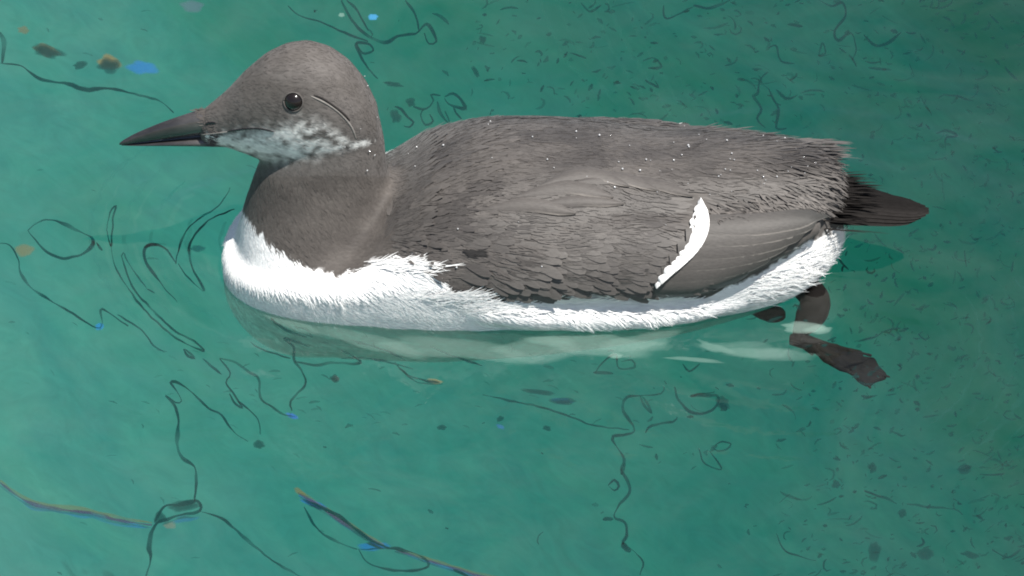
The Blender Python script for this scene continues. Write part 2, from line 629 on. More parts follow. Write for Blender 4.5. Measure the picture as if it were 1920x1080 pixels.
def drape(name, line, widths, lift0, lift1, cfun, mat, parent, mirror=False, n=14, cross=5, camber=0.0012, jag=0.0):
    """a feather laid on the body along a pixel polyline; widths in pixels"""
    pts = catmull(line, 4.0)
    idx = [round(i * (len(pts) - 1) / n) for i in range(n + 1)]
    b = Batch()
    for i in range(n + 1):
        t = i / n
        p = pts[idx[i]]
        q0 = pts[max(idx[i] - 2, 0)]; q1 = pts[min(idx[i] + 2, len(pts) - 1)]
        dx, dy = q1[0] - q0[0], q1[1] - q0[1]
        L = math.hypot(dx, dy) or 1.0
        nxp, nyp = -dy / L, dx / L
        w = lerp_table(widths, t)
        for j in range(cross):
            s = -1 + 2 * j / (cross - 1)
            wj = w * s * (1 + jag * random.uniform(-1, 1))
            pos, nor = hit(p[0] + nxp * wj, p[1] + nyp * wj)
            pos = pos + nor * (lift0 + (lift1 - lift0) * t + camber * (1 - s * s))
            b.v.append(pos)
            b.c.append(cfun(t, s))
    for i in range(n):
        for j in range(cross - 1):
            a = i * cross + j
            b.f.append((a, a + cross, a + cross + 1, a + 1))
    if mirror:
        b.v = [Vector((p.x, -p.y, p.z)) for p in b.v]
    return b.build(name, mat, parent)


# area-weighted surface samples
tri_data = []
for p in body_me.polygons:
    tri_data.append((p.center.copy(), p.normal.copy(), p.area))
areas = np.array([t[2] for t in tri_data]); cum = np.cumsum(areas); total = cum[-1]


def samples(n):
    idx = np.searchsorted(cum, np.random.RandomState(n).rand(n) * total)
    for i in idx:
        c, nr, a = tri_data[int(min(i, len(tri_data) - 1))]
        j = Vector((random.uniform(-1, 1), random.uniform(-1, 1), random.uniform(-1, 1))) * 0.0008
        j -= nr * j.dot(nr)
        yield c + j, nr


def flow(p, px, py):
    side = -1 if p.y < 0 else 1
    if py < 300 and px < 725:                       # head: away from the bill
        return Vector((1, 0, -0.25 - 0.5 * ss(560, 700, px)))
    if px < 740 and py < 440:                       # neck: down and back
        return Vector((0.45, 0.0, -1.0))
    if px < 640:                                    # breast
        return Vector((0.6, 0.35 * side, -0.75))
    if py > 440:
        return Vector((1, 0.05 * side, -0.22))
    if px > 1300:
        return Vector((1, 0.12 * side, -0.12))
    return Vector((1, 0.10 * side, -0.08))


contour = Batch(); down = Batch(); head_f = Batch(); rump = Batch()
for p, nr in samples(38000):
    if p.z < -0.002:
        continue
    w, px, py = zone(p)
    fl = flow(p, px, py)
    if w > 0.5:
        continue
    c = plumage(p)
    if py < 330 and px < 735 and p.z > 0.06:
        if random.random() < 0.9:
            c = mixc(c, BROWN, 0.15)
            k = random.uniform(0.93, 1.07)
            cc = tuple(x * k for x in c)
            feather(head_f, p, fl, nr, random.uniform(0.0016, 0.0030), random.uniform(0.00012, 0.00026), random.uniform(0.00000, 0.00005), cc, cc, nseg=3, strand=True, yaw=random.gauss(0, 0.25))
        continue
    if px < 735:
        k = random.uniform(0.9, 1.1)
        cc = tuple(x * k for x in c)
        feather(head_f, p, fl, nr, random.uniform(0.003, 0.006), random.uniform(0.0003, 0.0006), random.uniform(0.0, 0.00008), cc, cc, nseg=3, strand=True, yaw=random.gauss(0, 0.2))
        continue
    for q in range(2):
        k = random.uniform(0.90, 1.09)
        cc = tuple(x * k for x in c)
        jit = Vector((random.uniform(-1, 1), random.uniform(-1, 1), random.uniform(-1, 1))) * 0.0025
        jit -= nr * jit.dot(nr)
        wing_up = 0.0005 if (px > 880 and py > 345) else 0.0001
        if px > 905 and py > lerp_table([(880, 410), (960, 385), (1050, 358), (1150, 348), (1300, 362)], px) and (random.random() < 0.6 or px > 1262 - 0.42 * max(0.0, py - 430)):
            continue
        feather(contour, p + jit + nr * wing_up, fl, nr, random.uniform(0.004, 0.009), random.uniform(0.0003, 0.0007), random.uniform(-0.00005, 0.00008), cc, cc, nseg=3, bend=0.01, strand=True, yaw=0.5 * nz(p, 60, 8.0) + random.gauss(0, 0.12))
    if px > 1340 and py > 395:
        continue
    if random.random() < (0.34 if px < 900 or py < 340 else 0.12):
        k = random.uniform(0.85, 1.12)
        c0 = tuple(x * k * 0.92 for x in c); c1 = tuple(x * k * 1.03 for x in c)
        edge = tuple(x * 1.10 for x in c1) if random.random() < 0.25 else None
        L = random.uniform(0.007, 0.014); W = random.uniform(0.0009, 0.0022)
        feather(contour, p - nr * 0.0002, fl, nr, L * 1.15, W, random.uniform(0.00005, 0.00025), c0, c1, edge, nseg=4, bend=0.03, yaw=random.gauss(0, 0.16))

# shaggy lower back and rump
for p, nr in samples(26000):
    if p.z < 0.02:
        continue
    q = near(p)
    px, py = proj(q)
    if px < 1130 or px > 1600 or (py > 425):
        continue
    rear = ss(1180, 1560, px)
    if p.y < 0 and py > lerp_table([(1130, 300), (1300, 350), (1340, 408), (1420, 402), (1500, 390), (1560, 390)], px):
        continue
    if random.random() > 0.55 + 0.45 * rear:
        continue
    k = random.uniform(0.66, 1.2)
    c = plumage(p)
    c0 = tuple(x * k * 0.8 for x in c); c1 = tuple(x * k * 1.1 for x in c)
    side = -1 if p.y < 0 else 1
    feather(rump, p, Vector((1, 0.22 * side * random.uniform(0, 1.2), -0.10)), nr, random.uniform(0.007, 0.012) + 0.006 * rear, random.uniform(0.0004, 0.0011), random.uniform(0.0001, 0.0007) + 0.0016 * rear * random.random(),
            c0, c1, nseg=4, bend=0.05, strand=True, yaw=random.gauss(0, 0.18))
# near-black strands painting in the shade of a feather gap on the fore wing
for i in range(26):
    pos, nor = hit(random.uniform(866, 900), 474 + random.gauss(0, 4), 0.0009)
    feather(rump, pos, Vector((1, 0, -0.2)), nor, random.uniform(0.003, 0.009), random.uniform(0.0003, 0.0006), 0.0001, (0.012, 0.011, 0.010), (0.02, 0.018, 0.017), nseg=3, strand=True, yaw=random.gauss(0, 0.12))
# the ragged fringe that stands over the folded wing tip
for i in range(420):
    px = random.uniform(1330, 1525)
    py = lerp_table([(1330, 412), (1380, 404), (1440, 394), (1525, 384)], px) - abs(random.gauss(0, 12))
    pos, nor = hit(px, py, 0.0012)
    k = random.uniform(0.4, 1.35)
    c = tuple(x * k for x in BROWN)
    feather(rump, pos, Vector((0.8, -0.35, -0.45)), nor, random.uniform(0.005, 0.010), random.uniform(0.0003, 0.0009), random.uniform(0.0005, 0.0025), c, tuple(x * 1.3 for x in c), nseg=4, strand=True, yaw=random.gauss(0, 0.3))

# ragged hind end of the back above the tail
for i in range(800):
    y = random.uniform(-0.019, 0.030)
    x = (1540 - 960) / S + random.uniform(-0.022, 0.003) - 0.75 * max(0.0, 0.006 - y) - 0.004 * random.random() * noise.noise(Vector((y * 300, 0, 0)))
    topz = 0.064 - 16.0 * (y - 0.004) ** 2 + random.uniform(-0.010, 0.003)
    k = random.uniform(0.5, 1.3)
    c = tuple(q * k for q in BROWN)
    feather(rump, Vector((x, y, topz)), Vector((1, random.uniform(-0.15, 0.15), random.uniform(-0.12, 0.05))), Vector((0, 0.15 * (1 if y > 0 else -1), 1)).normalized(), random.uniform(0.006, 0.013) + 0.006 * random.random() ** 3, random.uniform(0.0005, 0.0014), 0.0006, c,
            tuple(q * 1.15 for q in c), nseg=4, bend=0.06, strand=True)

# white breast and flank down
for p, nr in samples(150000):
    if p.z < -0.034 or (p.z < -0.002 and random.random() < 0.75):
        continue
    w, px, py = zone(p)
    if w < 0.35 or py > 1000:
        continue
    side = -1 if p.y < 0 else 1
    if px < 640:
        fl = Vector((0.55, 0.35 * side, -0.85))
    elif px < 1250:
        fl = Vector((1, 0.10 * side, -0.45 + 0.35 * nz(p, 70)))
    else:
        fl = Vector((1, 0.05 * side, -0.10 + 0.25 * nz(p, 70)))
    k = random.uniform(0.95, 1.0)
    c = tuple(x * k for x in WHITE)
    soft = 0.2 + 0.5 * ss(440, 560, px)
    feather(down, p, fl, nr, random.uniform(0.003, 0.009) * (0.5 + 0.5 * soft), random.uniform(0.00012, 0.00032), random.uniform(0.0000, 0.0008) * soft, c, c, nseg=3, bend=0.05, strand=True, yaw=0.7 * nz(p, 110, 2.0) + random.gauss(0, 0.13))
# long white flank plumes that flare up over the lower wing edge
for cx, cy, n_, spread in ((760, 488, 60, 26), (850, 548, 80, 30), (920, 566, 80, 26), (1000, 566, 90, 28), (1065, 556, 110, 22), (1110, 560, 90, 22), (1170, 566, 80, 22), (1240, 556, 100, 20), (1280, 562, 70, 14)):
    for i in range(n_ * 3):
        pos, nor = hit(cx + random.gauss(0, spread), cy + abs(random.gauss(0, 9)) + 2, 0.0008)
        if pos.z < 0.001:
            continue
        k = random.uniform(0.9, 1.0)
        c = tuple(x * k for x in WHITE)
        feather(down, pos, Vector((1, -0.1, random.uniform(-0.15, 0.45))), nor, random.uniform(0.005, 0.011), random.uniform(0.00014, 0.00034), random.uniform(0.0003, 0.0014), c, c, nseg=4, bend=0.06, strand=True, yaw=random.gauss(0, 0.2))
# loose white under-tail wisps
for i in range(800):
    px = random.uniform(1400, 1560)
    py = lerp_table([(1400, 530), (1560, 448)], px) + random.uniform(0, 66) * (1 - 0.15 * (px - 1400) / 160)
    pos, nor = hit(px, py, 0.0005)
    if pos.z < 0.003:
        continue
    feather(down, pos, Vector((1, -0.15, random.uniform(-0.25, 0.2))), nor, random.uniform(0.006, 0.012) + 0.012 * random.random() ** 4, random.uniform(0.00018, 0.0004), random.uniform(0.0003, 0.002), WHITE, WHITE, nseg=4, bend=0.03, strand=True, yaw=random.gauss(0, 0.2))

tag(contour.build('contour_feathers', M_FEATHER, bird), kind='stuff')
tag(head_f.build('head_feathers', M_HEAD, bird), kind='stuff')
tag(rump.build('rump_feathers', M_FEATHER, bird), kind='stuff')
tag(down.build('white_down', M_WHITE, bird), kind='stuff')

# ------------------------------------------------------------------ wings: coverts, white bar, primaries
def make_wing(mirror):
    cov = Batch()
    row = 0
    xx = 880.0
    while xx < 1292:
        top = lerp_table([(880, 410), (960, 380), (1050, 352), (1150, 342), (1300, 362)], xx)
        yy = top + (row % 2) * 7.0
        while True:
            px = xx - 0.42 * max(0.0, yy - 400) + random.gauss(0, 2.0)
            yb = lerp_table(EDGE, px) - 14
            if yy > yb:
                break
            bar_x = lerp_table([(370, 1300), (420, 1280), (460, 1268), (500, 1240), (535, 1205)], yy)
            if 850 < px < bar_x - (50 if yy < 435 else 38):
                pos, nor = hit(px, yy + random.gauss(0, 1.5))
                t = 0.5 + 0.5 * nz(pos, 45, 2.0)
                kk = random.uniform(0.95, 1.05)
                c = tuple(x * kk for x in mixc(BROWN_D, GREY, ss(0.0, 0.8, t)))
                feather(cov, pos, Vector((1, -0.1, -0.20 - 0.35 * ss(400, 540, yy))), nor, random.uniform(0.013, 0.019), random.uniform(0.0020, 0.0032), random.uniform(0.00003, 0.00015), tuple(x * 0.94 for x in c), c, tuple(x * 1.10 for x in c), nseg=7, bend=0.025, camber=0.05, yaw=random.gauss(0, 0.06))
            yy += 13.5
        xx += 17.0
        row += 1
    if mirror:
        cov.v = [Vector((p.x, -p.y, p.z)) for p in cov.v]
    w = cov.build('wing', M_FEATHER, bird)
    # primaries: staggered, outermost lowest
    tips = [(1545, 404), (1528, 418), (1505, 436), (1478, 454), (1445, 476), (1405, 502), (1360, 528)]
    bases = [(1300, 424), (1285, 446), (1270, 470), (1255, 492), (1240, 512), (1228, 530), (1216, 545)]
    for i, (t, b) in enumerate(zip(tips, bases)):
        if mirror and i < 3:
            continue
        mid = ((t[0] + b[0]) / 2 + 6, (t[1] + b[1]) / 2 + 10)
        dark = 0.55 + 0.09 * (6 - i) if i < 5 else 1.0
        kk = random.uniform(0.92, 1.08)

        def cf(tt, s, i=i, kk=kk):
            base = mixc(tuple(q * 0.80 for q in GREY), (0.030, 0.031, 0.028), max(ss(0.5, 1.0, tt) * 0.75, ss(3.5, 6.5, i) * 0.45))
            edge = mixc(base, (0.30, 0.275, 0.245), 0.5 * ss(0.15, 0.5, tt) * ss(1.0, 0.85, tt) if s > 0.9 else 0.0)
            return tuple(x * kk for x in edge)
        drape('primary_feather', [b, mid, t], [(0, 15), (0.35, 19), (0.75, 16), (0.92, 10), (1, 1.5)], 0.0022 - 0.00030 * i, 0.0030 - 0.00036 * i, cf, M_FEATHER, w, mirror, n=16, cross=13, camber=0.0003)
    # secondaries with white tips: the bar
    left = catmull([(1310, 373), (1300, 396), (1293, 420), (1289, 442), (1281, 462), (1268, 480), (1254, 497), (1240, 513), (1224, 533)], 11.0)
    right = catmull([(1312, 374), (1325, 398), (1329, 418), (1326, 440), (1314, 462), (1298, 480), (1278, 497), (1258, 512), (1230, 534)], 11.0)
    nb = 13

    def along(poly, t):
        f = t * (len(poly) - 1); k = min(int(f), len(poly) - 2); f -= k
        return (poly[k][0] + (poly[k + 1][0] - poly[k][0]) * f, poly[k][1] + (poly[k + 1][1] - poly[k][1]) * f)
    for i in range(nb):
        t0, t1 = i / nb, (i + 1.08) / nb
        if mirror and t0 < 0.5:
            continue
        fb_ = Batch()
        wave = random.uniform(1, 7)
        shade = random.uniform(0.86, 1.0)
        for a_ in range(5):
            ta = t0 + (t1 - t0) * a_ / 4
            pl, pr = along(left, min(ta, 1.0)), along(right, min(ta, 1.0))
            ext = wave * (1 - abs(a_ / 2 - 1.0) ** 1.5) - 3          # pointed inner end of each white tip
            for b_ in range(6):
                u = b_ / 5
                x = (pl[0] - ext) * (1 - u) + pr[0] * u
                y = (pl[1] - ext * 0.3) * (1 - u) + pr[1] * u
                pos, nor = hit(x, y)
                fb_.v.append(pos + nor * (0.0014 + 0.0022 * min(1.0, u * 2.0) + 0.0002 * (i % 2)))
                k_ = shade * (1.0 - 0.30 * (a_ == 4))
                fb_.c.append((0.84 * k_, 0.83 * k_, 0.81 * k_))
        for a_ in range(4):
            for b_ in range(5):
                q_ = a_ * 6 + b_
                fb_.f.append((q_, q_ + 6, q_ + 7, q_ + 1))
        if mirror:
            fb_.v = [Vector((p.x, -p.y, p.z)) for p in fb_.v]
        fb_.build('secondary_feather', M_WHITE, w)
    # tertials: the larger, paler-edged feathers on the upper wing
    if not mirror:
        for line, wd in (([(960, 372), (1060, 352), (1150, 372)], 14), ([(1010, 350), (1100, 325), (1180, 352)], 12), ([(1070, 345), (1160, 335), (1235, 360)], 12), ([(1140, 342), (1220, 345), (1300, 370)], 11), ([(900, 395), (990, 385), (1080, 402)], 14), ([(1000, 385), (1090, 378), (1170, 384)], 11)):
            def cf(tt, s):
                base = mixc(BROWN_D, BROWN, 0.45 + 0.5 * tt)
                return mixc(base, (0.24, 0.215, 0.19), 0.7 * ss(0.45, 0.8, tt) if s > 0.9 else 0.0)
            drape('tertial_feather', line, [(0, 2), (0.4, wd), (0.75, wd * 0.85), (1, 1)], 0.0002, 0.0013, cf, M_FEATHER, w, mirror, n=14, cross=7, camber=0.0007)
    return w


make_wing(False)
make_wing(True)

# ------------------------------------------------------------------ tail
tb = Batch()
for i in range(520):
    y = random.gauss(0, 0.009)
    x = (1500 - 960) / S + random.uniform(-0.01, 0.022)
    z = 0.050 - 0.25 * (x - 0.149) - 14 * y * y + random.uniform(-0.003, 0.002)
    c = tuple(0.6 * q for q in mixc(BLACK, BROWN_D, random.random() * 0.4))
    feather(tb, Vector((x, y, z)), Vector((1, y * 6, -0.32)), Vector((0, 0, 1)), random.uniform(0.012, 0.024), random.uniform(0.0004, 0.0009), 0.0004, c, c, nseg=4, bend=0.03, strand=True)
tail = tb.build('tail', M_TAIL, bird)
NT = 11
for i in range(NT):
    u = -1 + 2 * i / (NT - 1)
    yb, yt = 0.017 * u, 0.0070 * u
    x0, x1 = (1490 - 960) / S, (1742 - 960) / S - 0.013 * abs(u + 0.3) ** 1.5 - (0.003 if u > 0.2 else 0)
    b = Batch()
    n, cr = 14, 5
    cc = tuple(0.4 * q for q in mixc(BLACK, BROWN_D, 0.25 * random.random()))
    for k in range(n + 1):
        t = k / n
        wd = 0.0062 * (min(1, 0.5 + 1.5 * t) if t < 0.75 else max(0.06, math.sqrt(max(0, 1 - ((t - 0.75) / 0.255) ** 2))))
        x = x0 + (x1 - x0) * t
        y = yb + (yt - yb) * t - 0.002
        z = 0.046 - 0.015 * t + 0.003 * t * t - 9.0 * (y * y) * (1 - 0.3 * t) + 0.0007 * (1 - abs(u)) + 0.0004 * i
        for j in range(cr):
            s = -1 + 2 * j / (cr - 1)
            b.v.append(Vector((x, y + wd * s, z - 0.0012 * s * s)))
            b.c.append(tuple(q * ((0.8 + 0.4 * t) if s > -0.9 else 2.0) for q in cc))
    for k in range(n):
        for j in range(cr - 1):
            a = k * cr + j
            b.f.append((a, a + cr, a + cr + 1, a + 1))
    b.build('tail_feather', M_TAIL, tail)

# ------------------------------------------------------------------ bill
def bill_part(name, rows, colf, power=1.0):
    b = Batch()
    rings, cols = [], []
    for px, a, c, w in rows:
        ctr = at_y(px, (a + c) / 2, 0.0)
        hh = (c - a) / 2 / S
        h = math.sqrt(max(hh ** 2 - (w * SE) ** 2, (hh * 0.45) ** 2)) / CE
        rings.append(ellipse_ring(ctr, Vector((0, 1, 0)), Vector((0, 0, 1)), w, h, 20))
        cols.append(colf(px))
    ring_loft(b, rings, cols=cols)
    return b.build(name, M_BILL, bird)


def billcol(px):
    return mixc((0.030, 0.028, 0.028), (0.10, 0.092, 0.088), ss(300, 420, px))


UPPER = [(224, 268, 272, 0.0004), (232, 262, 271.5, 0.0010), (250, 252, 269, 0.0016), (275, 241, 265.5, 0.0023), (305, 229, 261, 0.0030), (340, 217, 256, 0.0038), (375, 206, 251, 0.0047), (410, 200, 248, 0.0056), (450, 205, 245, 0.0060)]
LOWER = [(228, 270, 273, 0.0004), (245, 268.5, 273.5, 0.0012), (275, 264.5, 274, 0.0019), (305, 260.5, 274, 0.0026), (340, 256, 274.5, 0.0034), (380, 251, 275, 0.0043), (420, 247, 276, 0.0050), (460, 244, 274, 0.0050)]


def densify(rows, step=12):
    return catmull(rows, step)


upper = bill_part('upper_bill', densify(UPPER), billcol)
lower = bill_part('lower_bill', densify(LOWER), billcol)
bill_bvh = BVHTree.FromPolygons([v.co for v in upper.data.vertices] + [v.co for v in lower.data.vertices],
                                [tuple(p.vertices) for p in upper.data.polygons] + [tuple(i + len(upper.data.vertices) for i in p.vertices) for p in lower.data.polygons])


def surf(px, py, off):
    """frontmost of bill and body along the line of sight"""
    d = ray(px, py)
    best = None
    for t in (bvh, bill_bvh):
        loc, nor, i, dist = t.ray_cast(CAM, d)
        if loc is not None and (best is None or dist < best[2]):
            best = (loc, nor, dist)
    if best is None:
        return at_y(px, py, 0.0)
    return best[0] + best[1] * off


def strip(name, line, r0, r1, col, mat, parent, off=0.0002, step=4.0):
    pts = catmull(line, step)
    P = [surf(x, y, off) for x, y in pts]
    n = len(P)
    b = Batch()
    tube(b, P, [(r0 + (r1 - r0) * i / (n - 1)) * min(1.0, 0.25 + 6 * min(i, n - 1 - i) / (n - 1)) for i in range(n)], col, 6)
    return b.build(name, mat, parent)


strip('tomium', [(300, 262), (340, 257), (400, 250), (462, 243)], 0.00025, 0.00035, (0.22, 0.205, 0.19), M_BILL, lower, 0.0002)
strip('gape', [(425, 247), (455, 242), (485, 241), (515, 247)], 0.0006, 0.0004, (0.012, 0.010, 0.010), M_BILL, lower, 0.0002)
strip('nostril', [(384, 233), (394, 230), (406, 231)], 0.0008, 0.0004, (0.008, 0.007, 0.007), M_BILL, upper, 0.0)

fr_ = Batch()
for i in range(420):
    py = random.uniform(204, 274)
    px = lerp_table([(204, 372), (225, 384), (240, 392), (255, 400), (274, 392)], py) + random.gauss(0, 6)
    pos = surf(px, py, 0.0002)
    k = random.uniform(0.85, 1.1)
    c = tuple(x * k for x in BROWN)
    nn = (CAM - pos).normalized()
    feather(fr_, pos, Vector((1, 0.05, 0.05)), nn, random.uniform(0.002, 0.004), random.uniform(0.00015, 0.0003), 0.0002, c, c, nseg=3, strand=True, yaw=random.gauss(0, 0.2))
tag(fr_.build('bill_base_feathers', M_HEAD, bird), kind='stuff')

# ------------------------------------------------------------------ eyes and the furrow behind them
def make_eye(mirror):
    pos, nor = hit(550, 191)
    bm = bmesh.new()
    bmesh.ops.create_uvsphere(bm, u_segments=32, v_segments=20, radius=0.0056)
    for v in bm.verts:
        v.co += pos - nor * 0.0032
        if mirror:
            v.co.y *= -1
    if mirror:
        bmesh.ops.reverse_faces(bm, faces=bm.faces)
    for f in bm.faces:
        f.smooth = True
    me = bpy.data.meshes.new('eye'); bm.to_mesh(me); bm.free()
    me.materials.append(M_EYE)
    e = bpy.data.objects.new('eye', me); C.objects.link(e); e.parent = bird
    a = nor.cross(Vector((0, 0, 1))).normalized(); bb = nor.cross(a).normalized()
    b = Batch()
    k = 40
    P = []
    for i in range(k + 1):
        t = 2 * math.pi * i / k
        q = pos + a * (math.cos(t) * 0.0050) + bb * (math.sin(t) * 0.0050)
        loc, n2, _, _ = bvh.find_nearest(q)
        P.append(loc + nor * 0.0003)
    if mirror:
        P = [Vector((p.x, -p.y, p.z)) for p in P]
    tube(b, P, [0.00042] * len(P), (0.085, 0.078, 0.072), 6)
    b.build('eyelid', M_BODY, e)


make_eye(False)
make_eye(True)
strip('eye_furrow', [(588, 178), (604, 184), (622, 196), (640, 210), (656, 226)], 0.0004, 0.0007, (0.018, 0.015, 0.014), M_BODY, bird, 0.0002)
strip('furrow_fold', [(582, 180), (604, 190), (624, 202), (644, 219), (660, 240), (668, 262)], 0.0005, 0.0006, (0.20, 0.185, 0.17), M_BODY, bird, 0.0000)

# ------------------------------------------------------------------ feet trailing under water
def leg_and_foot(name_leg, line, radii, web, toes=()):
    b = Batch()
    ln = catmull([(x, y, z * 1e3, r * 1e4) for (x, y, z), r in zip(line, radii)], 4.0)
    P = [at_z(q[0], q[1], q[2] * 1e-3) for q in ln]
    tube(b, P, [q[3] * 1e-4 for q in ln], (0.006, 0.005, 0.0045), 16)
    lg = b.build(name_leg, M_SKIN, bird)
    w = Batch()
    # web outline as a thick slab, with toe ridges
    ctr = [at_z(x, y, z) for x, y, z in catmull(web + [web[0]], 5.0)[:-1]]
    n = len(ctr)
    cen = sum(ctr, Vector()) / n
    th = 0.0012
    v = [p + Vector((0, 0, th)) for p in ctr] + [p - Vector((0, 0, th)) for p in ctr] + [cen + Vector((0, 0, th * 2.2)), cen - Vector((0, 0, th * 1.5))]
    f = []
    for i in range(n):
        j = (i + 1) % n
        f += [(i, j, 2 * n), (j + n, i + n, 2 * n + 1), (j, i, i + n, j + n)]
    w.add(v, f, [(0.006, 0.005, 0.0045)] * len(v))
    ft = w.build('foot', M_SKIN, lg)
    for toe in toes:
        tq = catmull([(x, y, z * 1e3) for x, y, z in toe], 6.0)
        tp = [at_z(q[0], q[1], q[2] * 1e-3) + Vector((0, 0, 0.001)) for q in tq]
        tb_ = Batch()
        tube(tb_, tp, [0.0022 * (1 - 0.75 * i / (len(tp) - 1)) * (1 + 0.25 * math.sin(i * 1.3)) for i in range(len(tp))], (0.007, 0.006, 0.005), 8)
        tb_.build('toe', M_SKIN, lg)
    return lg


leg_and_foot('leg', [(1496, 535, -0.001), (1522, 552, -0.004), (1528, 575, -0.008), (1515, 600, -0.012), (1498, 632, -0.018), (1530, 655, -0.022)], [0.0055, 0.0078, 0.0080, 0.0072, 0.0030, 0.0040],
             [(1482, 630, -.018), (1505, 628, -.019), (1530, 637, -.02), (1562, 648, -.022), (1592, 656, -.024), (1616, 662, -.026), (1620, 676, -.026), (1638, 674, -.027), (1648, 690, -.028), (1662, 706, -.029), (1642, 714, -.029), (1628, 722, -.029), (1608, 712, -.028), (1604, 698, -.027), (1572, 690, -.025), (1548, 676, -.024), (1532, 658, -.022), (1500, 648, -.02), (1480, 642, -.018)],
             [[(1500, 638, -.019), (1560, 652, -.022), (1612, 664, -.026), (1634, 670, -.027)], [(1500, 640, -.019), (1570, 672, -.024), (1640, 700, -.028), (1668, 710, -.029)], [(1520, 652, -.02), (1560, 684, -.025), (1610, 710, -.028), (1632, 730, -.029)]])
leg_and_foot('leg', [(1400, 570, -0.010), (1430, 585, -0.014), (1452, 590, -0.016)], [0.003, 0.004, 0.004],
             [(1424, 592, -.016), (1438, 582, -.016), (1455, 577, -.016), (1468, 582, -.016), (1473, 592, -.016), (1462, 600, -.016), (1442, 601, -.016)])

# ------------------------------------------------------------------ water beads on the plumage
db = Batch()
bm = bmesh.new(); bmesh.ops.create_icosphere(bm, subdivisions=2, radius=1.0)
sv = [v.co.copy() for v in bm.verts]; sf = [tuple(v.index for v in f.verts) for f in bm.faces]; bm.free()
bead_spots = []
for i in range(80):
    u = random.random()
    if u < 0.55:
        px = random.uniform(1120, 1580); py = random.uniform(235, 330) + 60 * random.random() ** 3
    elif u < 0.8:
        px = random.uniform(740, 1150); py = lerp_table([(740, 290), (900, 226), (1150, 235)], px) + abs(random.gauss(0, 40))
    elif u < 0.92:
        px = random.uniform(640, 715); py = random.uniform(140, 330)
    else:
        px = random.uniform(760, 1250); py = random.uniform(330, 540)
    bead_spots.append((px, py))
for px, py in bead_spots:
    loc, nor, i, d = bvh.ray_cast(CAM, ray(px, py))
    if loc is None:
        continue
    r = 0.00022 + 0.00038 * random.random() ** 2
    pos = loc + nor * 0.0011
    db.add([pos + s * r for s in sv], sf, [(1, 1, 1)] * len(sv))
drops = db.build('water_droplets', M_DROP, bird)
tag(drops, kind='stuff')

# ------------------------------------------------------------------ refraction lines, colour fringes and reflections painted just below the surface
DARK = (0.0, 0.026, 0.025)


def ribbon(batch, line, width, col=DARK, alpha=0.9, wob=1.0, z=-0.0035, edges=None, step=5.0, taper=True):
    pts = catmull(line, step)
    n = len(pts)
    s0 = random.uniform(0, 100)
    for side in (0,):
        rows = []
        for i, p in enumerate(pts):
            q0 = pts[max(i - 1, 0)]; q1 = pts[min(i + 1, n - 1)]
            dx, dy = q1[0] - q0[0], q1[1] - q0[1]
            L = math.hypot(dx, dy) or 1.0
            nx_, ny_ = -dy / L, dx / L
            j = wob * 1.6 * noise.noise(Vector((i * 0.35, s0, 0)))
            w = width * (0.85 + 0.9 * noise.noise(Vector((i * 0.16, s0, 5))))
            w = max(0.6, w)
            if taper:
                w *= min(1.0, 0.35 + 3.0 * min(i, n - 1 - i) / max(n - 1, 1))
            x, y = p[0] + nx_ * j, p[1] + ny_ * j
            rows.append([(x + nx_ * w * s, y + ny_ * w * s) for s in (-1.05, -0.6, 0.6, 1.05)])
        v, c = [], []
        for r in rows:
            am = max(0.5, min(1.0, 0.92 + 0.7 * noise.noise(Vector((len(v) * 0.035, s0, 11)))))
            for q, s in zip(r, (0, 1, 1, 0)):
                v.append(at_z(q[0], q[1], z))
                c.append((*col, alpha * s * am))
        f = []
        for i in range(n - 1):
            for k in range(3):
                a = i * 4 + k
                f.append((a, a + 4, a + 5, a + 1))
        batch.add(v, f, c)


def line_obj(line, width, col=DARK, alpha=0.95, wob=1.0, z=-0.0035, name='refraction_streak'):
    b = Batch()
    ribbon(b, line, width, col, alpha, wob, z)
    return b.build(name, M_TINT, water)


